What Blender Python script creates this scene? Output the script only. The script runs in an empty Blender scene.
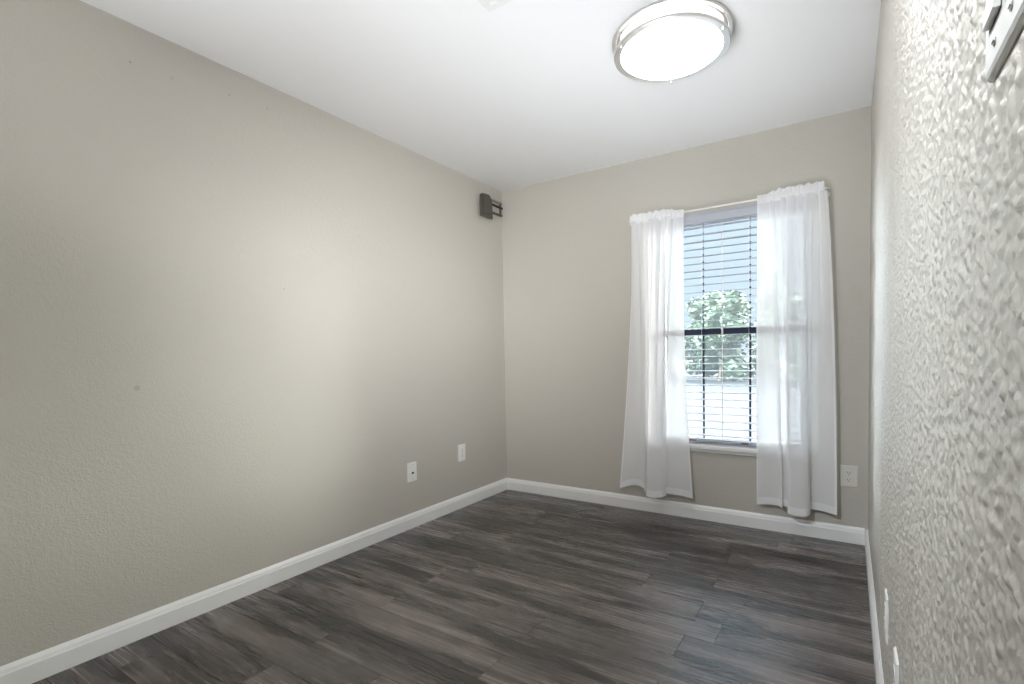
import bpy, bmesh, math, random
import numpy as np
from mathutils import Vector, Matrix

C = bpy.context.scene.collection
SC = bpy.context.scene
PI = math.pi

# ------------------------------------------------------------------ room size (metres)
W, H = 2.4924, 2.44          # left wall x=0, right wall x=W, window wall y=0
NEAR = -3.70                 # wall behind the camera
BH, BT = 0.094, 0.014        # baseboard height, thickness

# ------------------------------------------------------------------ camera
cam_d = bpy.data.cameras.new('camera')
cam = bpy.data.objects.new('camera', cam_d)
C.objects.link(cam)
yaw, pitch, roll, fpx, sx, sy = 0.56600, -0.03853, -0.01720, 501.159, 18.776, 32.817
cy_, sy_, cp_, sp_ = math.cos(yaw), math.sin(yaw), math.cos(pitch), math.sin(pitch)
fw = Vector((-sy_*cp_, cy_*cp_, sp_))
rt = Vector((cy_, sy_, 0))
up = rt.cross(fw)
r_ = math.cos(roll)*rt + math.sin(roll)*up
u_ = -math.sin(roll)*rt + math.cos(roll)*up
M = Matrix((r_, u_, -fw)).transposed().to_4x4()
M.translation = Vector((2.39674, -3.37554, 1.10587))
cam.matrix_world = M
cam_d.sensor_fit = 'HORIZONTAL'
cam_d.sensor_width = 36.0
cam_d.lens = fpx/1024*36.0
cam_d.shift_x = -sx/1024
cam_d.shift_y = sy/1024
cam_d.clip_start = 0.01
SC.camera = cam

# ------------------------------------------------------------------ sky, exposure
LAMP_DISC, LAMP_SIDE = 14.0, 2.0     # the ceiling lamp's glass
SKY_LOW, SKY_HIGH = 0.88, 6.0
GLOW_EAST, GLOW_WEST = 63.0, 88.0
wd = bpy.data.worlds.new('sky')
SC.world = wd
wd.use_nodes = True
nt = wd.node_tree
nt.nodes.clear()
tc = nt.nodes.new('ShaderNodeTexCoord')
sep = nt.nodes.new('ShaderNodeSeparateXYZ')
nt.links.new(tc.outputs['Generated'], sep.inputs[0])
def wmap(sock, a, b, lo, hi):
    m = nt.nodes.new('ShaderNodeMapRange')
    m.interpolation_type = 'SMOOTHSTEP'
    for i, v in zip((1, 2, 3, 4), (a, b, lo, hi)):
        m.inputs[i].default_value = v
    nt.links.new(sock, m.inputs[0])
    return m.outputs[0]
def wdot(v):
    d = nt.nodes.new('ShaderNodeVectorMath')
    d.operation = 'DOT_PRODUCT'
    nt.links.new(tc.outputs['Generated'], d.inputs[0])
    d.inputs[1].default_value = v
    return d.outputs['Value']
# pale haze ahead, brighter overhead, plus side glow added out of view to light the walls
def bg(val, col):
    b = nt.nodes.new('ShaderNodeBackground')
    b.inputs[0].default_value = (*col, 1)
    nt.links.new(val, b.inputs[1])
    return b.outputs[0]
def shadd(p, q):
    a = nt.nodes.new('ShaderNodeAddShader')
    nt.links.new(p, a.inputs[0]); nt.links.new(q, a.inputs[1])
    return a.outputs[0]
sky_ = bg(wmap(sep.outputs[2], .25, .75, SKY_LOW, SKY_HIGH), (.72, .86, 1.0))
sky_ = shadd(sky_, bg(wmap(wdot((.8, .6, 0)), .62, .85, 0, GLOW_EAST), (1.0, .975, .945)))
sky_ = shadd(sky_, bg(wmap(wdot((-.98, .2, 0)), .62, .88, 0, GLOW_WEST), (.86, .93, 1.0)))
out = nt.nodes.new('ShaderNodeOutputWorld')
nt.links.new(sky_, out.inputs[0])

# fill lamps added out of view behind the camera to brighten walls and ceiling
def fill_lamp(name, loc, target, watt, size, spread, col):
    l = bpy.data.lights.new(name, 'AREA')
    l.shape = 'DISK'
    l.size = size
    l.energy = watt
    l.color = col
    l.spread = math.radians(spread)
    o = bpy.data.objects.new(name, l)
    C.objects.link(o)
    o.location = loc
    o.rotation_euler = (Vector(target)-Vector(loc)).to_track_quat('-Z', 'Y').to_euler()
COOL = (.96, .98, 1.0)
fill_lamp('wall_fill', (2.28, -3.52, 1.45), (0, -0.55, 1.42), 10.0, .5, 62, COOL)
fill_lamp('corner_fill', (2.25, -3.55, 1.70), (0, -0.66, 1.62), 2.4, .35, 40, COOL)
fill_lamp('ceiling_fill', (1.45, -3.50, 0.50), (1.70, -1.0, 2.44), 7.6, 1.2, 45, (.91, .955, 1.0))
fill_lamp('bounce_fill', (1.20, -3.20, 1.20), (1.20, -2.7, 2.44), 14.5, .8, 140, COOL)
fill_lamp('side_fill', (1.55, -3.62, 2.20), (W, -1.95, 1.30), 10.5, .16, 70, (.86, .93, 1.0))

SC.view_settings.view_transform = 'Standard'
SC.view_settings.look = 'None'
SC.view_settings.gamma = 1.0
SC.view_settings.use_curve_mapping = False
SC.view_settings.exposure = 0.0
SC.cycles.max_bounces = 14
SC.cycles.diffuse_bounces = 10
SC.cycles.transparent_max_bounces = 24
SC.cycles.transmission_bounces = 12
SC.cycles.sample_clamp_indirect = 8.0
SC.cycles.caustics_reflective = False
SC.cycles.caustics_refractive = False
SC.cycles.use_denoising = True

# ------------------------------------------------------------------ helpers
def link(name, bm, mat, parent=None, smooth=False):
    me = bpy.data.meshes.new(name)
    bm.normal_update()
    bm.to_mesh(me)
    bm.free()
    if smooth:
        for p in me.polygons:
            p.use_smooth = True
    if mat is not None:
        me.materials.append(mat)
    o = bpy.data.objects.new(name, me)
    C.objects.link(o)
    if parent is not None:
        o.parent = parent
    return o

def struct(name, bm, mat, parent=None, smooth=False):
    o = link(name, bm, mat, parent, smooth)
    if parent is None:
        o['kind'] = 'structure'
    return o

def tag(o, label, cat, group=None):
    o['label'] = label
    o['category'] = cat
    if group:
        o['group'] = group
    return o

def thing(name, label, cat, loc=(0, 0, 0), group=None):
    o = bpy.data.objects.new(name, None)
    o.empty_display_size = 0.05
    C.objects.link(o)
    o.location = loc
    return tag(o, label, cat, group)

def box(bm, x0, x1, y0, y1, z0, z1, bevel=0.0, seg=2):
    g = bmesh.ops.create_cube(bm, size=1.0)
    vs = g['verts']
    for v in vs:
        v.co = Vector((x0 + (v.co.x+.5)*(x1-x0), y0 + (v.co.y+.5)*(y1-y0), z0 + (v.co.z+.5)*(z1-z0)))
    if bevel > 0:
        es = list({e for v in vs for e in v.link_edges})
        bmesh.ops.bevel(bm, geom=es, offset=bevel, segments=seg, affect='EDGES', profile=0.5)
    return bm

def tube(bm, pts, r, n=10, closed=False, cap=True):
    pts = [Vector(p) for p in pts]
    rings = []
    m = len(pts)
    prev = None
    for i, p in enumerate(pts):
        if closed:
            d = pts[(i+1) % m] - pts[i-1]
        else:
            d = pts[min(i+1, m-1)] - pts[max(i-1, 0)]
        d.normalize()
        a = prev if prev is not None else (Vector((0, 0, 1)) if abs(d.z) < .9 else Vector((1, 0, 0)))
        s = d.cross(a)
        s.normalize()
        t = s.cross(d)
        prev = t
        rr = r[i] if isinstance(r, (list, tuple)) else r
        rings.append([bm.verts.new(p + rr*(math.cos(2*PI*k/n)*s + math.sin(2*PI*k/n)*t)) for k in range(n)])
    for i in range(m if closed else m-1):
        A, B = rings[i], rings[(i+1) % m]
        for k in range(n):
            bm.faces.new((A[k], A[(k+1) % n], B[(k+1) % n], B[k]))
    if cap and not closed:
        bm.faces.new(rings[0][::-1])
        bm.faces.new(rings[-1])
    return bm

def lathe(bm, prof, n=96, center=(0, 0, 0), closed=False):
    """prof: (r, z) list turned about z"""
    cx, cyy, cz = center
    rings = []
    for r, z in prof:
        if r < 1e-6:
            rings.append([bm.verts.new((cx, cyy, cz+z))])
        else:
            rings.append([bm.verts.new((cx + r*math.cos(2*PI*k/n), cyy + r*math.sin(2*PI*k/n), cz+z)) for k in range(n)])
    m = len(rings)
    for i in range(m if closed else m-1):
        A, B = rings[i], rings[(i+1) % m]
        for k in range(n):
            k2 = (k+1) % n
            if len(A) == 1 and len(B) == 1:
                continue
            if len(A) == 1:
                bm.faces.new((A[0], B[k2], B[k]))
            elif len(B) == 1:
                bm.faces.new((A[k], A[k2], B[0]))
            else:
                bm.faces.new((A[k], A[k2], B[k2], B[k]))
    bmesh.ops.recalc_face_normals(bm, faces=bm.faces[:])
    return bm

def extrude_poly(bm, poly, axis, a, b, bevel=0.0):
    """poly: 2-D outline; axis 'x','y' or 'z' = extrusion axis from a to b"""
    def P(u, v, w):
        return {'x': (w, u, v), 'y': (u, w, v), 'z': (u, v, w)}[axis]
    A = [bm.verts.new(P(u, v, a)) for u, v in poly]
    B = [bm.verts.new(P(u, v, b)) for u, v in poly]
    fs = [bm.faces.new(A), bm.faces.new(B[::-1])]
    n = len(poly)
    for i in range(n):
        fs.append(bm.faces.new((A[i], B[i], B[(i+1) % n], A[(i+1) % n])))
    bmesh.ops.recalc_face_normals(bm, faces=fs)
    if bevel > 0:
        bmesh.ops.bevel(bm, geom=list({e for f in fs for e in f.edges}), offset=bevel, segments=2, affect='EDGES', profile=.5)
    return bm

NB = bmesh.new

# ------------------------------------------------------------------ materials
def mat(name, color=(.8, .8, .8), rough=.5, metal=0.0, spec=.5):
    m = bpy.data.materials.new(name)
    m.use_nodes = True
    b = m.node_tree.nodes['Principled BSDF']
    b.inputs['Base Color'].default_value = (*color, 1)
    b.inputs['Roughness'].default_value = rough
    b.inputs['Metallic'].default_value = metal
    b.inputs['Specular IOR Level'].default_value = spec
    return m

def nn(m, t):
    return m.node_tree.nodes.new(t)

def lk(m, a, b):
    m.node_tree.links.new(a, b)

def textured_paint(name, color, scale, dist, strength, rough, spots=(), lo=.42, hi=.62, spec=.35):
    """painted drywall with a sprayed knock-down texture"""
    m = mat(name, color, rough, 0, spec)
    b = m.node_tree.nodes['Principled BSDF']
    g = nn(m, 'ShaderNodeNewGeometry')
    n1 = nn(m, 'ShaderNodeTexNoise')
    n1.inputs['Scale'].default_value = scale
    n1.inputs['Detail'].default_value = 3.0
    n1.inputs['Roughness'].default_value = .55
    n1.inputs['Distortion'].default_value = .8
    lk(m, g.outputs['Position'], n1.inputs['Vector'])
    r = nn(m, 'ShaderNodeMapRange')
    r.interpolation_type = 'SMOOTHSTEP'
    r.inputs[1].default_value, r.inputs[2].default_value = lo, hi
    lk(m, n1.outputs['Fac'], r.inputs[0])
    n2 = nn(m, 'ShaderNodeTexNoise')
    n2.inputs['Scale'].default_value = scale*3.1
    n2.inputs['Detail'].default_value = 2.0
    lk(m, g.outputs['Position'], n2.inputs['Vector'])
    ad = nn(m, 'ShaderNodeMath')
    ad.operation = 'MULTIPLY_ADD'
    ad.inputs[1].default_value = .35
    lk(m, n2.outputs['Fac'], ad.inputs[0])
    lk(m, r.outputs[0], ad.inputs[2])
    bp = nn(m, 'ShaderNodeBump')
    bp.inputs['Strength'].default_value = strength
    bp.inputs['Distance'].default_value = dist
    lk(m, ad.outputs[0], bp.inputs['Height'])
    lk(m, bp.outputs[0], b.inputs['Normal'])
    col = None
    for (p, rad, dark) in spots:          # small nail holes and smudges on the paint
        d = nn(m, 'ShaderNodeVectorMath')
        d.operation = 'DISTANCE'
        lk(m, g.outputs['Position'], d.inputs[0])
        d.inputs[1].default_value = p
        q = nn(m, 'ShaderNodeMapRange')
        q.inputs[1].default_value, q.inputs[2].default_value = rad*.5, rad
        q.inputs[3].default_value, q.inputs[4].default_value = dark, 0.0
        lk(m, d.outputs['Value'], q.inputs[0])
        mx = nn(m, 'ShaderNodeMix')
        mx.data_type = 'RGBA'
        lk(m, q.outputs[0], mx.inputs[0])
        if col is None:
            mx.inputs[6].default_value = (*color, 1)
        else:
            lk(m, col, mx.inputs[6])
        mx.inputs[7].default_value = (.05, .045, .04, 1)
        col = mx.outputs[2]
    if col is not None:
        lk(m, col, b.inputs['Base Color'])
    return m

WALL = (.50, .474, .424)
SPOTS = [((0, -2.505, 2.287), .006, .35), ((0, -2.13, 2.318), .006, .35), ((0, -1.899, 1.461), .005, .35),
         ((0, -2.533, 1.003), .014, .2), ((0, -2.36, 2.29), .008, .15), ((0, -1.95, 2.33), .01, .15)]
M_wall = textured_paint('greige_wall_paint', WALL, 75, .0024, .26, .75, SPOTS, spec=.15)
M_wallr = textured_paint('greige_wall_paint_heavy_texture', WALL, 160, .0010, .22, .36)
M_ceil = textured_paint('white_ceiling_paint', (.86, .86, .865), 60, .0015, .14, .8)
M_trim = mat('white_trim_paint', (.80, .80, .79), .35)
M_plate = mat('white_plastic', (.80, .79, .76), .35)
M_dark = mat('dark_slot', (.02, .02, .02), .6)
M_almond = mat('ivory_plastic', (.64, .62, .57), .4)
M_steel = mat('screw_steel', (.6, .6, .58), .35, 1.0)
M_nickel = mat('satin_nickel', (.80, .795, .78), .36, 1.0)
M_bracket = mat('olive_grey_painted_steel', (.105, .100, .082), .5, .3)
M_arm = mat('grey_steel_arm', (.30, .29, .26), .5, .4)
M_bracket2 = mat('dark_steel', (.05, .045, .04), .45, .5)
M_vinyl = mat('white_vinyl', (.75, .76, .78), .4)
M_backlit = mat('backlit_navy_rail', (.012, .016, .05), .5)  # meeting rail's backlit silhouette put into its colour
M_tape = mat('dark_ladder_tape', (.016, .022, .055), .85)
M_slat = mat('white_blind_slat', (.44, .46, .51), .5)
M_cord = mat('white_cord', (.8, .8, .8), .8)
M_red = mat('red_brown_plastic', (.22, .05, .045), .5)
M_rod = mat('white_enamel_rod', (.82, .81, .78), .3)

def sheer_mat(name, opac, tint=(.90, .90, .91)):
    m = bpy.data.materials.new(name)
    m.use_nodes = True
    t = m.node_tree
    t.nodes.clear()
    o = t.nodes.new('ShaderNodeOutputMaterial')
    mix = t.nodes.new('ShaderNodeMixShader')
    tr = t.nodes.new('ShaderNodeBsdfTransparent')
    m2 = t.nodes.new('ShaderNodeMixShader')
    df = t.nodes.new('ShaderNodeBsdfDiffuse')
    tl = t.nodes.new('ShaderNodeBsdfTranslucent')
    df.inputs[0].default_value = (*tint, 1)
    tl.inputs[0].default_value = (*tint, 1)
    m2.inputs[0].default_value = .14
    t.links.new(df.outputs[0], m2.inputs[1])
    t.links.new(tl.outputs[0], m2.inputs[2])
    # threads show denser at a grazing angle, as real voile does
    lw = t.nodes.new('ShaderNodeLayerWeight')
    lw.inputs[0].default_value = .35
    mr = t.nodes.new('ShaderNodeMapRange')
    mr.inputs[3].default_value = opac
    mr.inputs[4].default_value = min(.97, opac+.35)
    t.links.new(lw.outputs['Facing'], mr.inputs[0])
    t.links.new(mr.outputs[0], mix.inputs[0])
    t.links.new(tr.outputs[0], mix.inputs[1])
    t.links.new(m2.outputs[0], mix.inputs[2])
    t.links.new(mix.outputs[0], o.inputs[0])
    return m

M_sheer = sheer_mat('white_sheer_voile', .66)
M_hem = sheer_mat('doubled_sheer_hem', .78)
M_head = sheer_mat('gathered_sheer_heading', .85)

def glass_mat():
    m = bpy.data.materials.new('window_glass')
    m.use_nodes = True
    t = m.node_tree
    t.nodes.clear()
    o = t.nodes.new('ShaderNodeOutputMaterial')
    mix = t.nodes.new('ShaderNodeMixShader')
    tr = t.nodes.new('ShaderNodeBsdfTransparent')
    tr.inputs[0].default_value = (.93, .96, .96, 1)
    gl = t.nodes.new('ShaderNodeBsdfGlossy')
    gl.inputs['Roughness'].default_value = 0.02
    fr = t.nodes.new('ShaderNodeFresnel')
    fr.inputs[0].default_value = 1.3
    t.links.new(fr.outputs[0], mix.inputs[0])
    t.links.new(tr.outputs[0], mix.inputs[1])
    t.links.new(gl.outputs[0], mix.inputs[2])
    t.links.new(mix.outputs[0], o.inputs[0])
    return m
M_glass = glass_mat()

def screen_mat(frac, tint):
    m = bpy.data.materials.new('pale_haze_screen')
    m.use_nodes = True
    t = m.node_tree
    t.nodes.clear()
    o = t.nodes.new('ShaderNodeOutputMaterial')
    mix = t.nodes.new('ShaderNodeMixShader')
    mix.inputs[0].default_value = frac
    tr = t.nodes.new('ShaderNodeBsdfTransparent')
    tl = t.nodes.new('ShaderNodeBsdfTranslucent')
    tl.inputs[0].default_value = (*tint, 1)
    t.links.new(tr.outputs[0], mix.inputs[1])
    t.links.new(tl.outputs[0], mix.inputs[2])
    t.links.new(mix.outputs[0], o.inputs[0])
    return m
M_screen = screen_mat(.022, (.34, .38, .42))

def emit_mat(name, col, s):
    m = mat(name, (.8, .8, .8), .4)
    b = m.node_tree.nodes['Principled BSDF']
    b.inputs['Emission Color'].default_value = (*col, 1)
    b.inputs['Emission Strength'].default_value = s
    return m
M_disc = emit_mat('lit_opal_glass', (1.0, .975, .94), LAMP_DISC)
M_side = emit_mat('lit_opal_glass_side', (1.0, .98, .955), LAMP_SIDE)

def floor_mat():
    m = mat('dark_grey_wood_plank', (.08, .075, .07), .36, 0, .7)
    b = m.node_tree.nodes['Principled BSDF']
    b.inputs['IOR'].default_value = 1.6
    uv = nn(m, 'ShaderNodeUVMap')
    uv.uv_map = 'plank'
    at = nn(m, 'ShaderNodeAttribute')
    at.attribute_name = 'tone'
    # stretch along the plank
    mp = nn(m, 'ShaderNodeMapping')
    mp.inputs['Scale'].default_value = (.75, 9.0, 1)
    lk(m, uv.outputs[0], mp.inputs[0])
    big = nn(m, 'ShaderNodeTexNoise')
    big.inputs['Scale'].default_value = 1.0
    big.inputs['Detail'].default_value = 2.5
    big.inputs['Roughness'].default_value = .55
    big.inputs['Distortion'].default_value = .5
    lk(m, mp.outputs[0], big.inputs['Vector'])
    mp2 = nn(m, 'ShaderNodeMapping')
    mp2.inputs['Scale'].default_value = (2.2, 75.0, 1)
    lk(m, uv.outputs[0], mp2.inputs[0])
    fine = nn(m, 'ShaderNodeTexNoise')
    fine.inputs['Scale'].default_value = 1.0
    fine.inputs['Detail'].default_value = 4.0
    fine.inputs['Distortion'].default_value = .6
    lk(m, mp2.outputs[0], fine.inputs['Vector'])
    # dark smoky knots
    mp3 = nn(m, 'ShaderNodeMapping')
    mp3.inputs['Scale'].default_value = (1.5, 9.0, 1)
    mp3.inputs['Location'].default_value = (7.3, 3.1, 0)
    lk(m, uv.outputs[0], mp3.inputs[0])
    kn = nn(m, 'ShaderNodeTexNoise')
    kn.inputs['Scale'].default_value = 1.0
    kn.inputs['Detail'].default_value = 2.0
    lk(m, mp3.outputs[0], kn.inputs['Vector'])
    kr = nn(m, 'ShaderNodeMapRange')
    kr.inputs[1].default_value, kr.inputs[2].default_value = .52, .72
    lk(m, kn.outputs['Fac'], kr.inputs[0])
    ramp = nn(m, 'ShaderNodeValToRGB')
    e = ramp.color_ramp.elements
    e[0].position, e[0].color = .28, (.020, .017, .016, 1)
    e[1].position, e[1].color = .72, (.205, .172, .158, 1)
    k = e.new(.5)
    k.color = (.086, .071, .065, 1)
    # combine: big noise + tone + fine grain
    s1 = nn(m, 'ShaderNodeMath')
    s1.operation = 'MULTIPLY_ADD'
    s1.inputs[1].default_value = .14
    lk(m, at.outputs['Fac'], s1.inputs[0])
    lk(m, big.outputs['Fac'], s1.inputs[2])
    s2 = nn(m, 'ShaderNodeMath')
    s2.operation = 'MULTIPLY_ADD'
    s2.inputs[1].default_value = .085
    lk(m, fine.outputs['Fac'], s2.inputs[0])
    lk(m, s1.outputs[0], s2.inputs[2])
    s3 = nn(m, 'ShaderNodeMath')
    s3.operation = 'MULTIPLY_ADD'
    s3.inputs[1].default_value = -.42
    lk(m, kr.outputs[0], s3.inputs[0])
    lk(m, s2.outputs[0], s3.inputs[2])
    s4 = nn(m, 'ShaderNodeMath')
    s4.operation = 'SUBTRACT'
    s4.inputs[1].default_value = .125
    lk(m, s3.outputs[0], s4.inputs[0])
    lk(m, s4.outputs[0], ramp.inputs[0])
    lk(m, ramp.outputs[0], b.inputs['Base Color'])
    rr = nn(m, 'ShaderNodeMapRange')
    rr.inputs[3].default_value, rr.inputs[4].default_value = .23, .31
    lk(m, fine.outputs['Fac'], rr.inputs[0])
    lk(m, rr.outputs[0], b.inputs['Roughness'])
    bp = nn(m, 'ShaderNodeBump')
    bp.inputs['Strength'].default_value = .05
    bp.inputs['Distance'].default_value = .001
    lk(m, fine.outputs['Fac'], bp.inputs['Height'])
    lk(m, bp.outputs[0], b.inputs['Normal'])
    return m
M_floor = floor_mat()

# ------------------------------------------------------------------ setting: floor
random.seed(11)
PW = 0.1565
bm = NB()
uvl = bm.loops.layers.uv.new('plank')
tone = bm.verts.layers.float.new('tone')
row = 0
y1 = -0.0
ysteps = [0.0, -0.187, -0.343, -0.500]
while ysteps[-1] > NEAR - .1:
    ysteps.append(ysteps[-1] - PW)
for i in range(len(ysteps)-1):
    ya, yb = ysteps[i], max(ysteps[i+1], NEAR)
    if ya <= NEAR:
        break
    # row 3 = (-0.50..-0.655): butt joint at x=1.86; next row at 1.325 / 0.35, and so on
    if i % 2 == 1:
        off = 1.86 - 1.22*2
        if i in (1,):
            off += .2
    else:
        off = {0: .9, 2: .60, 4: 1.57, 6: .347, 8: .75, 10: 1.325, 12: 1.325}.get(i, random.random()*1.2) - 1.22*2
    x = off
    while x < W:
        xa, xb = max(0, x), min(W, x+1.22)
        if xb > xa:
            t = random.random()
            ou, ov = random.random()*40, random.random()*40
            g = .0010
            a0 = xa+g if xa > 0 else xa
            b0 = xb-g if xb < W else xb
            vs = [bm.verts.new(p) for p in ((a0, yb+g, 0), (b0, yb+g, 0), (b0, ya-g, 0), (a0, ya-g, 0))]
            lo_ = [bm.verts.new((v.co.x, v.co.y, -.004)) for v in vs]
            for v in vs + lo_:
                v[tone] = t
            fs = [bm.faces.new(vs)]
            for k in range(4):
                fs.append(bm.faces.new((vs[k], lo_[k], lo_[(k+1) % 4], vs[(k+1) % 4])))
            for f in fs:
                for l in f.loops:
                    l[uvl].uv = (l.vert.co.x + ou, l.vert.co.y + ov)
        x += 1.22
# sub-floor under the joints
box(bm, 0, W, NEAR, 0, -.12, -.004)
struct('floor', bm, M_floor)

# ceiling and walls
TH = .14
bm = NB(); box(bm, -TH, W+TH, NEAR-TH, TH, H, H+.12); struct('ceiling', bm, M_ceil)
bm = NB(); box(bm, -TH, 0, NEAR, 0, -.12, H); struct('wall_left', bm, M_wall)
# right wall: the camera almost touches it, so its knock-down plaster is real relief where it is near
def relief_wall():
    rng = np.random.default_rng(5)
    st = .002
    ny, nz = int(3.72/st), int(2.46/st)
    fy = np.fft.fftfreq(ny, st)[:, None]
    fz = np.fft.fftfreq(nz, st)[None, :]
    base = np.fft.fft2(rng.normal(size=(ny, nz)))
    def blur(sig):
        a = np.real(np.fft.ifft2(base*np.exp(-2*(PI*sig)**2*(fy**2+fz**2))))
        return (a-a.mean())/a.std()
    base = np.fft.fft2(rng.normal(size=(ny, nz)))
    a1 = blur(.0032) - .5*blur(.0075)
    base = np.fft.fft2(rng.normal(size=(ny, nz)))
    a2 = blur(.0019)
    p = np.clip((a1+.15)/1.1, 0, 1)
    h = RELIEF*(p*p*(3-2*p)) + RELIEF*.13*a2*(.4+p)
    ys = [-3.70]
    while ys[-1] < -.003:
        y = ys[-1]
        ys.append(y + (.0023 if -3.25 < y < -2.35 else .0042 if -2.4 < y < -1.3 else .012 if y > -1.4 else .03))
    ys = np.array(ys[:-1] + [0.0])
    zs = np.arange(0, 977)*(H/976)
    iy = np.clip(((ys+3.70)/st).astype(int), 0, ny-1)
    iz = np.clip((zs/st).astype(int), 0, nz-1)
    hh = h[np.ix_(iy, iz)]
    hh = hh*np.clip((-ys-.55)/.9, 0, 1)[:, None]
    hh = hh*np.clip((zs-.096)/.02, 0, 1)[None, :]*np.clip((H-zs)/.02, 0, 1)[None, :]
    for (yc, zc, hw, hz) in PLATES:        # flat behind the cover plates
        m = (np.clip((np.abs(ys-yc)-hw)/.006, 0, 1)[:, None], np.clip((np.abs(zs-zc)-hz)/.006, 0, 1)[None, :])
        hh = hh*np.maximum(m[0], m[1])
    n1, n2 = len(ys), len(zs)
    co = np.empty((n1, n2, 3))
    co[..., 0] = W - hh
    co[..., 1] = ys[:, None]
    co[..., 2] = zs[None, :]
    co = co.reshape(-1, 3)
    # back of the slab
    bk = np.array([[W+TH, NEAR, -.12], [W+TH, 0, -.12], [W+TH, 0, H], [W+TH, NEAR, H], [W, NEAR, -.12], [W, 0, -.12], [W, 0, H], [W, NEAR, H]], float)
    k0 = len(co)
    idx = np.arange(n1*n2).reshape(n1, n2)
    f = np.stack([idx[:-1, :-1], idx[:-1, 1:], idx[1:, 1:], idx[1:, :-1]], -1).reshape(-1, 4)
    extra = np.array([[0, 1, 2, 3], [0, 3, 7, 4], [1, 5, 6, 2], [3, 2, 6, 7], [0, 4, 5, 1]])+k0
    low = np.array([[k0+4, idx[0, 0], idx[-1, 0], k0+5]])
    f = np.concatenate([f, extra, low])
    me = bpy.data.meshes.new('wall_right')
    me.vertices.add(k0+8)
    me.vertices.foreach_set('co', np.concatenate([co, bk]).ravel())
    me.loops.add(len(f)*4)
    me.loops.foreach_set('vertex_index', f.ravel().astype(np.int32))
    me.polygons.add(len(f))
    me.polygons.foreach_set('loop_start', (np.arange(len(f))*4).astype(np.int32))
    sm = np.ones(len(f), bool)
    sm[-6:] = False
    me.polygons.foreach_set('use_smooth', sm)
    me.update(calc_edges=True)
    me.validate()
    me.materials.append(M_wallr)
    o = bpy.data.objects.new('wall_right', me)
    C.objects.link(o)
    o['kind'] = 'structure'
RELIEF = .0020
PLATES = [(-2.8925, 1.376, .0583, .062), (-1.690, .362, .0395, .062), (-2.030, .366, .0395, .062)]
relief_wall()
bm = NB(); box(bm, -TH, W+TH, NEAR-TH, NEAR, -.12, H); struct('wall_front', bm, M_wall)
OX0, OX1, OZ0, OZ1 = 1.262, 2.205, .478, 2.012     # window opening
bm = NB()
xs, zs = [-TH, OX0, OX1, W+TH], [-.12, OZ0, OZ1, H]
for yy, flip in ((0, False), (TH, True)):
    gv = [[bm.verts.new((x, yy, z)) for z in zs] for x in xs]
    for i in range(3):
        for j in range(3):
            if i == 1 and j == 1:
                continue
            q = (gv[i][j], gv[i+1][j], gv[i+1][j+1], gv[i][j+1])
            bm.faces.new(q[::-1] if flip else q)
    if yy == 0:
        g0 = gv
    else:
        g1 = gv
for (i, j), (k, l) in (((1, 1), (2, 1)), ((2, 1), (2, 2)), ((2, 2), (1, 2)), ((1, 2), (1, 1)),
                       ((0, 0), (3, 0)), ((3, 0), (3, 3)), ((3, 3), (0, 3)), ((0, 3), (0, 0))):
    bm.faces.new((g0[i][j], g1[i][j], g1[k][l], g0[k][l]))
bmesh.ops.recalc_face_normals(bm, faces=bm.faces[:])
struct('wall_back', bm, M_wall)

# baseboards: flat board with a rounded, stepped top
prof = [(0, 0), (BT, 0), (BT, .066), (BT-.002, .069), (BT-.003, .073), (BT-.0045, .081), (BT-.009, .089), (BT-.0115, BH), (0, BH)]
bm = NB(); extrude_poly(bm, [(-d, z) for d, z in prof], 'x', BT, W-BT)
bb = struct('baseboard_back', bm, M_trim)
# left/right: outline in (x, z), run along y
bm = NB(); extrude_poly(bm, [(d, z) for d, z in prof], 'y', NEAR, 0); struct('baseboard_left', bm, M_trim)
bm = NB(); extrude_poly(bm, [(W-d, z) for d, z in prof], 'y', NEAR, 0); struct('baseboard_right', bm, M_trim)

# ------------------------------------------------------------------ window (structure): frame, sashes, glass, sill
win = bpy.data.objects.new('window_1', None); C.objects.link(win)
win.location = ((OX0+OX1)/2, .1, OZ0)
win['kind'] = 'structure'
def wlink(name, bm, m):
    o = link(name, bm, m)
    o.parent = win
    o.matrix_parent_inverse = Matrix.Translation(-Vector(win.location))
    return o
FY0, FY1 = .070, .128
bm = NB()
box(bm, OX0+.0005, OX0+.032, FY0, FY1, OZ0+.0005, OZ1-.0005, .003)
box(bm, OX1-.032, OX1-.0005, FY0, FY1, OZ0+.0005, OZ1-.0005, .003)
box(bm, OX0+.030, OX1-.030, FY0, FY1, OZ0+.0005, OZ0+.035, .003)
box(bm, OX0+.030, OX1-.030, FY0, FY1, OZ1-.035, OZ1-.0005, .003)
wlink('window_frame', bm, M_vinyl)
MZ = 1.222
bm = NB(); box(bm, OX0+.030, OX1-.030, FY0+.004, FY0+.030, MZ, MZ+.040, .003); wlink('meeting_rail', bm, M_backlit)
bm = NB()
box(bm, OX0+.030, OX0+.055, FY0+.006, FY0+.028, OZ0+.034, MZ, .003)
box(bm, OX1-.055, OX1-.030, FY0+.006, FY0+.028, OZ0+.034, MZ, .003)
box(bm, OX0+.054, OX1-.054, FY0+.006, FY0+.028, OZ0+.034, OZ0+.058, .003)
wlink('lower_sash', bm, M_vinyl)
bm = NB()
box(bm, OX0+.030, OX0+.052, FY0+.032, FY0+.052, MZ+.036, OZ1-.034, .003)
box(bm, OX1-.052, OX1-.030, FY0+.032, FY0+.052, MZ+.036, OZ1-.034, .003)
box(bm, OX0+.051, OX1-.051, FY0+.032, FY0+.052, OZ1-.056, OZ1-.034, .003)
wlink('upper_sash', bm, M_vinyl)
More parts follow.
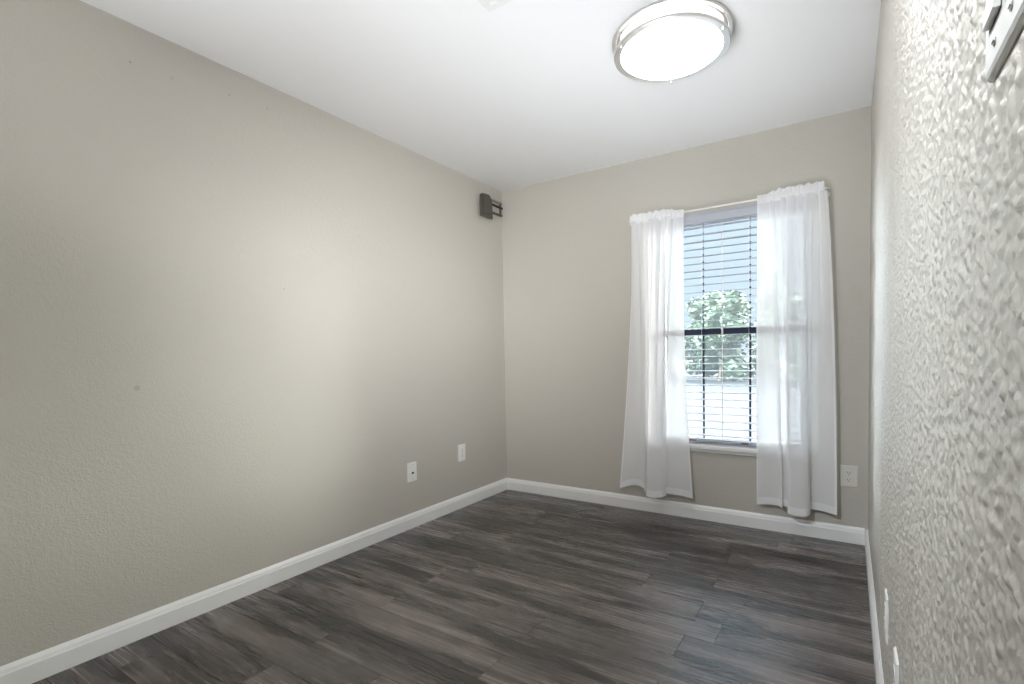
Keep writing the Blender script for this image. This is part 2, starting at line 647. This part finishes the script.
bm = NB(); box(bm, OX0+.050, OX1-.050, FY0+.040, FY0+.044, MZ+.02, OZ1-.05); wlink('pane', bm, M_glass)
bm = NB(); box(bm, OX0+.050, OX1-.050, FY0+.015, FY0+.019, OZ0+.05, MZ+.01); wlink('pane', bm, M_glass)
bm = NB(); box(bm, OX0+.033, OX1-.033, FY1-.004, FY1-.003, OZ0+.036, OZ1-.036); wlink('haze_screen', bm, M_screen)  # thin sheet added to veil the view outside in pale haze
bm = NB(); box(bm, OX0-.022, OX1+.022, -.030, -.0005, OZ0-.006, OZ0+.022, .004)
box(bm, OX0+.0005, OX1-.0005, -.002, FY0, OZ0+.0005, OZ0+.022)
wlink('sill', bm, M_trim)
bm = NB(); box(bm, OX0-.008, OX1+.008, -.014, -.0005, OZ0-.026, OZ0-.0065, .003); wlink('apron', bm, M_trim)

# ------------------------------------------------------------------ window blind
BX0, BX1 = OX0+.010, OX1-.010
blind = thing('window_blind', 'white two inch slatted blind hanging open in the window recess', 'blind')
PITCH = .047
ztop = 1.925
slats = NB()
nsl = 0
z = ztop
SY0, SY1 = .006, .056
zl = []
while z > .560:
    zl.append(z)
    z -= PITCH
random.seed(4)
for z in zl:
    # slightly crowned slat, a hair of tilt
    tl = .0012 + random.uniform(-.0006, .0006)
    dz = random.uniform(-.0012, .0012)
    N = 4
    rows_t, rows_b = [], []
    for k in range(N+1):
        f = k/N
        y = SY0 + (SY1-SY0)*f
        c = z + dz + .0016*(1-(2*f-1)**2) + tl*(2*f-1)
        rows_t.append([slats.verts.new((x, y, c+.0014)) for x in (BX0, BX1)])
        rows_b.append([slats.verts.new((x, y, c-.0014)) for x in (BX0, BX1)])
    for k in range(N):
        slats.faces.new((rows_t[k][0], rows_t[k][1], rows_t[k+1][1], rows_t[k+1][0]))
        slats.faces.new((rows_b[k][0], rows_b[k+1][0], rows_b[k+1][1], rows_b[k][1]))
    for e in (0, N):
        a, b = rows_t[e], rows_b[e]
        slats.faces.new((a[0], b[0], b[1], a[1]) if e == 0 else (a[0], a[1], b[1], b[0]))
    for s in (0, 1):
        for k in range(N):
            q = (rows_t[k][s], rows_t[k+1][s], rows_b[k+1][s], rows_b[k][s])
            slats.faces.new(q if s else q[::-1])
bmesh.ops.recalc_face_normals(slats, faces=slats.faces[:])
link('slats', slats, M_slat, blind)
bm = NB(); box(bm, BX0, BX1, .004, .058, OZ1-.050, OZ1-.002, .002); link('headrail', bm, M_slat, blind)
bm = NB()
extrude_poly(bm, [(-.004, 1.944), (-.012, 1.944), (-.015, 1.950), (-.013, 1.960), (-.013, 1.992), (-.017, 1.999), (-.017, 2.0105), (-.004, 2.0105)], 'x', BX0-.004, BX1+.004)
link('valance', bm, M_slat, blind)
zb = .528
bm = NB(); box(bm, BX0, BX1, .006, .056, zb-.009, zb+.009, .003); link('bottom_rail', bm, M_slat, blind)
TX = (1.581, 1.868)
for tx in TX:
    bm = NB()
    prof_t = [(OZ1-.051, .0009)]
    for z in zl + [zb+.006]:
        if z > MZ+.05:
            prof_t += [(z+.017, .0009), (z+.014, .006), (z, .006), (z-.003, .0009)]
    prof_t += [(MZ+.03, .006), (zb+.007, .006)]
    extrude_poly(bm, [(tx-w_, z_) for z_, w_ in prof_t] + [(tx+w_, z_) for z_, w_ in prof_t[::-1]], 'y', .0565, .0575)
    link('ladder_tape', bm, M_tape, blind)
for tx in TX:
    bm = NB(); tube(bm, [(tx, .0045, zb+.006), (tx, .0045, OZ1-.05)], .0008, 6); link('ladder_cord', bm, M_cord, blind)
bm = NB(); tube(bm, [(1.710, .002, zb+.006), (1.710, .002, OZ1-.05)], .0022, 8)
tube(bm, [(1.710, .002, 1.215), (1.710, .002, 1.223), (1.710, .002, 1.255), (1.710, .002, 1.262)], [.002, .0055, .0055, .002], 10)
link('lift_cord', bm, M_cord, blind)
for bx_ in (1.520, 1.845):
    bm = NB(); box(bm, bx_-.022, bx_+.022, .002, .0055, zb-.0085, zb+.001, .001); link('cord_button', bm, M_red, blind)

# ------------------------------------------------------------------ curtain rod and sheers
RZ, RY = 2.016, -.070
rod = thing('curtain_rod', 'slim white curtain rod across the top of the window', 'curtain rod', (1.705, RY, RZ))
def rlink(name, bm, m, root, smooth=True):
    o = link(name, bm, m, root, smooth)
    o.matrix_parent_inverse = Matrix.Translation(-Vector(root.location))
    return o
bm = NB()
tube(bm, [(1.114, -.001, RZ-.003), (1.114, RY+.03, RZ-.003), (1.117, RY+.012, RZ-.003), (1.124, RY+.003, RZ-.003), (1.14, RY, RZ-.003), (1.7, RY, RZ),
          (2.265, RY, RZ+.003), (2.281, RY+.003, RZ+.003), (2.289, RY+.012, RZ+.003), (2.292, RY+.03, RZ+.003), (2.292, -.001, RZ+.003)], .0055, 12)
rlink('rod', bm, M_rod, rod)
for xx in (1.114, 2.292):
    bm = NB(); box(bm, xx-.008, xx+.008, -.004, -.0004, RZ-.03, RZ+.02, .001); rlink('wall_bracket', bm, M_rod, rod, False)

def catmull(P, t):
    n = len(P)-1
    s = min(max(t, 0), .999999)*n
    i = int(s); f = s-i
    p0, p1, p2, p3 = P[max(i-1, 0)], P[i], P[i+1], P[min(i+2, n)]
    return tuple(.5*((2*b)+(-a+c)*f+(2*a-5*b+4*c-d)*f*f+(-a+3*b-3*c+d)*f**3) for a, b, c, d in zip(p0, p1, p2, p3))

def curtain(name, label, top, bot, npl, zbot, edge, seed, belly, flat):
    """top=(x0,x1) on the rod; bot = plan polyline of the hem; edge(v) eases the outline from top to hem"""
    rnd = random.Random(seed)
    root = thing(name, label, 'curtain', ((top[0]+top[1])/2, RY, RZ), 'sheer window curtains')
    NU, NV = 340, 90
    ph = [rnd.uniform(0, 6.28) for _ in range(6)]
    def P(u, v):
        # v 0 = rod, 1 = hem
        xb, yb = catmull(bot, u)
        warp = u + .012*math.sin(2*PI*2.3*u+ph[0]) + .006*math.sin(2*PI*5.1*u+ph[1])
        a = 2*PI*npl*warp
        pw = flat(u)
        xt = top[0] + (top[1]-top[0])*u + .013*pw*math.sin(a+1.3)
        yt = RY + .012*pw*math.sin(a) + .004*math.sin(2*PI*(npl*.37)*u+ph[2])
        # mid pleats: fewer, softer
        am = 2*PI*npl*.45*warp + ph[3]
        k = edge(v)
        ky = 1-(1-v)**2.0
        small = max(0.0, 1-v*1.6)
        yb2 = yb + (1-v)*.010*math.sin(am)
        y = yt*(1-ky) + yb2*ky + (small*.004 + .0035*v*(1-v)*4)*math.sin(am*1.7)*pw
        x = xt*(1-k) + xb*k + belly(v)*(u-.5) + .004*(v*(1-v)*4)*math.sin(am*1.3+ph[4])
        zb_ = zbot(u, yb)
        z = RZ-.012 + (zb_-(RZ-.012))*v
        return x, min(y, -.040 if z > .44 else -.024), z
    bm = NB()
    g = [[bm.verts.new(P(i/NU, j/NV)) for i in range(NU+1)] for j in range(NV+1)]
    for j in range(NV):
        for i in range(NU):
            bm.faces.new((g[j][i], g[j+1][i], g[j+1][i+1], g[j][i+1]))
    rlink('sheer_panel', bm, M_sheer, root)
    # turned-up hem: a second layer in front of the bottom 45 mm, and narrow side hems
    bm = NB()
    vh = 1-.045/1.86
    rowsv = [vh + (1-vh)*j/4 for j in range(5)]
    def off(p, q, d):
        return (p[0], p[1]-d, p[2])
    g = [[bm.verts.new(off(P(i/NU, v), None, .0016)) for i in range(NU+1)] for v in rowsv]
    for j in range(4):
        for i in range(NU):
            bm.faces.new((g[j][i], g[j+1][i], g[j+1][i+1], g[j][i+1]))
    rlink('hem', bm, M_hem, root)
    for u0, u1 in ((0, .016), (.984, 1)):
        bm = NB()
        g = [[bm.verts.new(off(P(u0+(u1-u0)*i/4, j/NV), None, .0016)) for i in range(5)] for j in range(NV+1)]
        for j in range(NV):
            for i in range(4):
                bm.faces.new((g[j][i], g[j+1][i], g[j+1][i+1], g[j][i+1]))
        rlink('side_hem', bm, M_hem, root)
    # heading: rod pocket round the rod with a gathered frill above
    bm = NB()
    NP = 420
    npl = 15
    frp = [(-.030, .004), (-.014, .009), (0, .0105), (.012, .0085), (.018, .004), (.028, .006), (.040, .009)]
    for side in (1, -1):
        g = []
        for i in range(NP+1):
            u = i/NP
            x = top[0] + (top[1]-top[0])*u
            a = 2*PI*npl*1.55*u
            rr = .0022*math.sin(a+ph[4]+1.1*math.sin(.23*a)) + .0014*math.sin(2.37*a+ph[5])
            zz = RZ + (.003 if x > 1.7 else -.003)
            col = []
            for (h, d) in frp:
                if h > .012:
                    h = .012 + (h-.012)*(.25+.75*flat(u))
                hh = h + (.0025*math.sin(1.31*a+ph[1]) + .0035*math.sin(.31*a+ph[3]) - .003 if h > .03 else 0)
                amp = 1.0 + max(0, (h-.012)/.028)*.9
                col.append(bm.verts.new((x+.003*math.sin(a*.9)*amp, RY - side*d + rr*amp, zz+hh)))
            g.append(col)
        for i in range(NP):
            for j in range(len(frp)-1):
                bm.faces.new((g[i][j], g[i+1][j], g[i+1][j+1], g[i][j+1]))
    rlink('gathered_heading', bm, M_head, root)
    return root

curtain('sheer_curtain', 'white sheer curtain panel on the left side of the window', (1.126, 1.490),
        [(1.030, -.075), (1.090, -.062), (1.150, -.055), (1.205, -.070), (1.222, -.085), (1.205, -.055), (1.232, -.060), (1.250, -.095), (1.238, -.115),
         (1.262, -.128), (1.310, -.130), (1.345, -.112), (1.362, -.080), (1.352, -.058), (1.400, -.055), (1.470, -.060), (1.540, -.075)],
        9, lambda u, y: .152 + .25*max(0, y+.075) - .25*max(0, -.08-y) + .03*math.sin(PI*min(1, u/.25))*(u < .25),
        lambda v: v**1.15 if v < .7 else v**1.15, 3, lambda v: -.030*math.sin(PI*v), lambda u: max(0, min(1, (.86-u)/.14)))
curtain('sheer_curtain', 'white sheer curtain panel on the right side beside the wall outlet', (1.927, 2.276),
        [(1.926, -.080), (1.955, -.068), (2.000, -.060), (2.050, -.066), (2.068, -.090), (2.058, -.060), (2.095, -.062), (2.108, -.095), (2.100, -.125),
         (2.130, -.140), (2.175, -.142), (2.205, -.125), (2.212, -.085), (2.196, -.055), (2.240, -.052), (2.290, -.062), (2.345, -.085)],
        9, lambda u, y: .172 + .3*max(0, y+.075) - .3*max(0, -.08-y),
        lambda v: v**.75, 8, lambda v: .008*math.sin(PI*v), lambda u: max(0, min(1, (u-.16)/.14)))

# ------------------------------------------------------------------ ceiling lamp
LX, LY = 1.753, -1.216
lamp = thing('ceiling_light', 'round flush ceiling light with opal glass and two nickel rings', 'ceiling light', (LX, LY, H))
bm = NB(); lathe(bm, [(0, 0), (.222, 0), (.222, -.008), (.217, -.010), (0, -.010)], 96); link('ceiling_pan', bm, M_nickel, lamp)
shade = NB(); lathe(shade, [(.203, -.0105), (.205, -.02), (.206, -.040), (.205, -.0605)], 96); link('glass_side', shade, M_side, lamp, True)
dome = NB(); lathe(dome, [(.2055, -.061), (.2045, -.068), (.198, -.073), (.18, -.078), (.14, -.0835), (.09, -.0865), (0, -.088)], 96); link('glass_diffuser', dome, M_disc, lamp, True)
def ring(z, r0, r1, h):
    bm = NB()
    b_ = .0025
    lathe(bm, [(r0, z+h/2-b_), (r0+b_, z+h/2), (r1-b_, z+h/2), (r1, z+h/2-b_), (r1, z-h/2+b_), (r1-b_, z-h/2), (r0+b_, z-h/2), (r0, z-h/2+b_)], 128, closed=True)
    return bm
link('ring', ring(2.4315-H, .226, .2445, .012), M_nickel, lamp)
link('ring', ring(2.379-H, .2065, .2365, .013), M_nickel, lamp)
rnd_ = random.Random(2)
for dx, dy, rr_ in ((-.019, .061, .0055), (-.055, .067, .003), (.027, .033, .003)):   # specks stuck to the glass
    bm = NB()
    bmesh.ops.create_icosphere(bm, subdivisions=2, radius=1)
    for v in bm.verts:
        v.co = Vector((v.co.x*rr_*1.5, v.co.y*rr_*.8, v.co.z*.0015)) * (1+.25*math.sin(5*v.co.x+3*v.co.y))
    bmesh.ops.translate(bm, verts=bm.verts[:], vec=(dx, dy, -.0872))
    link('speck', bm, M_trim, lamp, True)
for deg in (-13.6, -133.6, 106.4):
    a = math.radians(deg)
    px, py = .2305*math.cos(a), .2305*math.sin(a)
    bm = NB(); tube(bm, [(px, py, 2.374-H), (px, py, 2.4255-H)], .003, 10)
    post = link('post', bm, M_nickel, lamp, True)
    bm = NB(); tube(bm, [(px, py, 2.3725-H), (px, py, 2.370-H), (px, py, 2.366-H), (px, py, 2.3625-H), (px, py, 2.361-H)], [.003, .0062, .0066, .004, .0015], 12)
    link('finial', bm, M_steel, post, True)

# ------------------------------------------------------------------ ceiling vent (only its near corner is in frame)
vx, vy = 1.216, -1.772
vent = thing('ceiling_vent', 'white ceiling air vent at the top edge of the picture', 'vent', (vx, vy, H))
bm = NB()
VL, VW, fr = .30, .20, .028
for (x0, x1, y0, y1) in ((0, VL, -fr, 0), (0, VL, -VW, -VW+fr), (0, fr, -VW+fr, -fr), (VL-fr, VL, -VW+fr, -fr)):
    box(bm, x0, x1, y0, y1, -.008, -.0005, .002)
link('frame', bm, M_trim, vent)
bm = NB(); box(bm, fr, VL-fr, -VW+fr, -fr, -.002, -.0008); link('duct_opening', bm, M_dark, vent)
bm = NB()
k = fr+.006
while k < VW-fr-.004:
    extrude_poly(bm, [(-k, -.0075), (-k-.0015, -.0075), (-k-.009, -.0025), (-k-.0075, -.0025)], 'x', fr, VL-fr)
    k += .014
link('louvres', bm, M_trim, vent)

# ------------------------------------------------------------------ wall plates
def to_wall(o, wall, a, z):
    """plates are modelled facing -y (as on the window wall); turn them on to their wall"""
    rz = {'back': 0, 'left': PI/2, 'right': -PI/2}[wall]
    o.rotation_euler = (0, 0, rz)
    o.location = {'back': (a, 0, z), 'left': (0, a, z), 'right': (W, a, z)}[wall]
    # facing -y turned by +90deg about z faces +x (left wall); by -90deg faces -x (right wall)
    return o

PWD, PHT, PTH = .079, .124, .006
def plate_body(root, m, w=PWD, h=PHT):
    bm = NB()
    prof2 = [(w/2, 0), (w/2, -.0025), (w/2-.004, -PTH), ]
    A = [[bm.verts.new((sx_*(w/2-i), y, sz_*(h/2-i))) for sx_, sz_ in ((-1, -1), (1, -1), (1, 1), (-1, 1))]
         for i, y in ((0, -.0004), (0, -.0025), (.0015, -.0045), (.004, -PTH))]
    for r in range(3):
        for k in range(4):
            bm.faces.new((A[r][k], A[r][(k+1) % 4], A[r+1][(k+1) % 4], A[r+1][k]))
    bm.faces.new(A[3])
    bm.faces.new(A[0][::-1])
    bmesh.ops.recalc_face_normals(bm, faces=bm.faces[:])
    return link('cover_plate', bm, m, root)

def screw(root, z, m=None, x=0):
    bm = NB()
    lathe(bm, [(0, 0), (.0032, 0), (.0030, .0009), (.0015, .0014), (0, .0015)], 20)
    bmesh.ops.rotate(bm, verts=bm.verts[:], cent=(0, 0, 0), matrix=Matrix.Rotation(PI/2, 3, 'X'))
    bmesh.ops.translate(bm, verts=bm.verts[:], vec=(x, -PTH, z))
    o = link('screw', bm, m or M_steel, root)
    bm = NB(); box(bm, x-.0026, x+.0026, -PTH-.0017, -PTH-.0014, z-.0004, z+.0004); link('slot', bm, M_dark, o)

def duplex(name, label, wall, a, z, m, grp, w=PWD):
    root = thing(name, label, 'outlet', group=grp)
    plate_body(root, m, w)
    for s in (-1, 1):
        cz = s*.0195
        bm = NB()
        # receptacle face: circle cut flat at top and bottom
        pts = []
        for k in range(40):
            t = 2*PI*k/40
            pts.append((.0172*math.cos(t), max(-.0142, min(.0142, .0172*math.sin(t))) + cz))
        extrude_poly(bm, pts, 'y', -PTH-.0016, -PTH+.001)
        f = link('receptacle', bm, m, root)
        bm = NB()
        box(bm, -.0078, -.0054, -PTH-.0020, -PTH-.0014, cz-.001, cz+.0075)
        box(bm, .0054, .0078, -PTH-.0020, -PTH-.0014, cz-.0002, cz+.0067)
        tube(bm, [(0, -PTH-.0020, cz-.0075), (0, -PTH-.0014, cz-.0075)], .0026, 14)
        link('slots', bm, M_dark, f)
    screw(root, 0)
    return to_wall(root, wall, a, z)

def coax(name, label, wall, a, z, m, grp):
    root = thing(name, label, 'wall plate', group=grp)
    plate_body(root, m)
    bm = NB()
    hexa = [(.0072*math.cos(PI*k/3), .0072*math.sin(PI*k/3)-.006) for k in range(6)]
    extrude_poly(bm, hexa, 'y', -PTH-.003, -PTH)
    j = link('coax_jack', bm, M_bracket2, root)
    bm = NB(); tube(bm, [(0, -PTH-.003, -.006), (0, -PTH-.010, -.006)], .0046, 16); link('thread', bm, M_bracket2, j)
    screw(root, .046); screw(root, -.046)
    return to_wall(root, wall, a, z)

duplex('wall_outlet', 'ivory duplex outlet on the window wall right of the curtains', 'back', 2.400, .384, M_almond, None, .089)
coax('cable_plate', 'white cable jack plate on the left wall farther from the corner', 'left', -1.066, .363, M_plate, None)
duplex('wall_outlet', 'white duplex outlet on the left wall nearest the corner', 'left', -.568, .402, M_plate, None)
duplex('wall_outlet', 'white outlet low on the right wall nearer the window', 'right', -1.690, .362, M_plate, None)
duplex('wall_outlet', 'white outlet low on the right wall at the bottom edge of the picture', 'right', -2.030, .366, M_plate, None)

# light switch on the near right wall
sw = thing('light_switch', 'white double rocker light switch on the textured right wall', 'switch')
A_, Z_ = -2.8925, 1.378
plate_body(sw, M_plate, .1165, .124)
for cx_ in (.0228, -.0228):
    bm = NB()
    pr = [(-.0295, -PTH-.0048), (-.0295, -PTH+.001), (.0335, -PTH+.001), (.0335, -PTH-.0008), (.002, -PTH-.0018)]
    extrude_poly(bm, [(y, z) for z, y in pr], 'x', cx_-.0165, cx_+.0165)
    link('rocker', bm, M_plate, sw)
    bm = NB()
    fz = [bm.verts.new((cx_+a*w_, -PTH-.0003, b*h_)) for w_, h0_, h_ in ((.0185, .032, .036), (.0166, .0298, .0338)) for a, b in ((-1, -h0_/h_), (1, -h0_/h_), (1, 1), (-1, 1))]
    for k in range(4):
        bm.faces.new((fz[k], fz[(k+1) % 4], fz[4+(k+1) % 4], fz[4+k]))
    link('rocker_gap', bm, M_dark, sw)
    for zz_ in (.0485, -.0465):
        screw(sw, zz_, None, cx_)
to_wall(sw, 'right', A_, Z_)

# ------------------------------------------------------------------ folded display mount high in the corner
mt = thing('wall_mount', 'dark grey metal swing mount on the left wall near the ceiling corner', 'mount', (0, -.20, 2.28))
def mlink(name, bm, m, parent=None):
    o = link(name, bm, m, parent or mt)
    o.matrix_parent_inverse = Matrix.Translation(-Vector(mt.location)) if parent is None else Matrix()
    return o
bm = NB()
pl = [(-.332, 2.172), (-.330, 2.327), (-.322, 2.338), (-.294, 2.350), (-.225, 2.354), (-.209, 2.352), (-.186, 2.325), (-.178, 2.300), (-.174, 2.180), (-.178, 2.174), (-.204, 2.172)]
extrude_poly(bm, pl, 'x', .030, .036, .0012)
# raised rim bend of the plate
mlink('vesa_plate', bm, M_bracket)
bm = NB(); extrude_poly(bm, [(-.290, 2.205), (-.290, 2.315), (-.225, 2.335), (-.200, 2.31), (-.195, 2.205)], 'x', .0355, .044, .002); mlink('swivel_cover', bm, M_bracket)
for yy, zz in ((-.312, 2.322), (-.312, 2.190), (-.188, 2.190), (-.215, 2.340)):
    bm = NB(); tube(bm, [(.036, yy, zz), (.0395, yy, zz)], .005, 12); mlink('bolt', bm, M_bracket2)
bm = NB(); box(bm, .0005, .006, -.040, -.008, 2.236, 2.352, .002); mlink('wall_bracket', bm, M_arm)
for zz in (2.336, 2.238):
    bm = NB()
    extrude_poly(bm, [(-.19, zz-.007), (-.19, zz+.006), (-.03, zz+.006), (-.018, zz), (-.03, zz-.007)], 'x', .008, .024, .0015)
    mlink('swing_arm', bm, M_bracket if zz < 2.3 else M_arm)
bm = NB(); tube(bm, [(.018, -.17, 2.301), (.018, -.05, 2.297), (.018, -.022, 2.297)], .0085, 12); mlink('tilt_bar', bm, M_bracket2)
bm = NB(); tube(bm, [(.016, -.046, 2.232), (.016, -.046, 2.346)], .004, 12); mlink('pivot_pin', bm, M_bracket2)

# ------------------------------------------------------------------ outside
M_conc = mat('pale_concrete', (.0075, .0100, .0135), .8)
bm = NB(); box(bm, -60, 60, .4, 90, -.45, -.25)
g_ = struct('driveway', bm, M_conc)
bm = NB()
M_bark = mat('bark', (.16, .12, .09), .9)
def leaf_mat(name, c):
    m = mat(name, c, .6)
    return m
LM = [leaf_mat('pale_green_leaf', (.125, .175, .105)), leaf_mat('mid_green_leaf', (.10, .15, .082)), leaf_mat('grey_green_leaf', (.13, .165, .12))]
def tree(x, y, h, w, mi, label, seed):
    rnd = random.Random(seed)
    root = thing('tree', label, 'tree', (x, y, -.25), 'trees across the drive')
    bm = NB(); tube(bm, [(0, 0, 0), (.05, 0, h*.3), (-.03, .05, h*.7)], [.16, .12, .05], 8); link('trunk', bm, M_bark, root)
    bm = NB()
    blobs = [(rnd.uniform(-.6, .6)*w, rnd.uniform(-.5, .5)*w, h*(.04+.80*q/11), w*rnd.uniform(.38, .58)) for q in range(12)]
    for (bx0, by0, bz0, br) in blobs:
        for _ in range(260):
            d = Vector((rnd.gauss(0, 1), rnd.gauss(0, 1), rnd.gauss(0, 1)))
            d.normalize()
            c = Vector((bx0, by0, bz0)) + d*br*rnd.uniform(.75, 1.0)
            if c.z < .1:
                continue
            n = (d + Vector((rnd.gauss(0, .4), rnd.gauss(0, .4), rnd.gauss(0, .4)))).normalized()
            s = n.cross(Vector((0, 0, 1)) if abs(n.z) < .9 else Vector((1, 0, 0))).normalized()
            t = n.cross(s)
            L = rnd.uniform(.10, .2)
            vs = [bm.verts.new(c + p) for p in (-s*L, -t*L*.5, s*L, t*L*.5)]
            bm.faces.new(vs)
    link('foliage', bm, LM[mi], root)
kinds = ['pale green tree beyond the blind slats across the drive', 'mid green tree beyond the blind slats across the drive', 'grey green tree beyond the blind slats across the drive']
for i, (x, y, h, w) in enumerate(((-9.6, 21.5, 4.2, 1.35), (-7.9, 26, 5.2, 1.4), (-6.1, 21.8, 4.4, 1.35), (-4.4, 26, 5.0, 1.4), (-2.7, 21.5, 4.3, 1.35),
                                   (-1.0, 26.2, 5.2, 1.4), (.7, 22, 4.1, 1.35), (2.5, 26, 5.0, 1.4), (4.3, 22, 4.4, 1.35))):
    tree(x, y, h, w, i % 3, kinds[i % 3], 20+i)
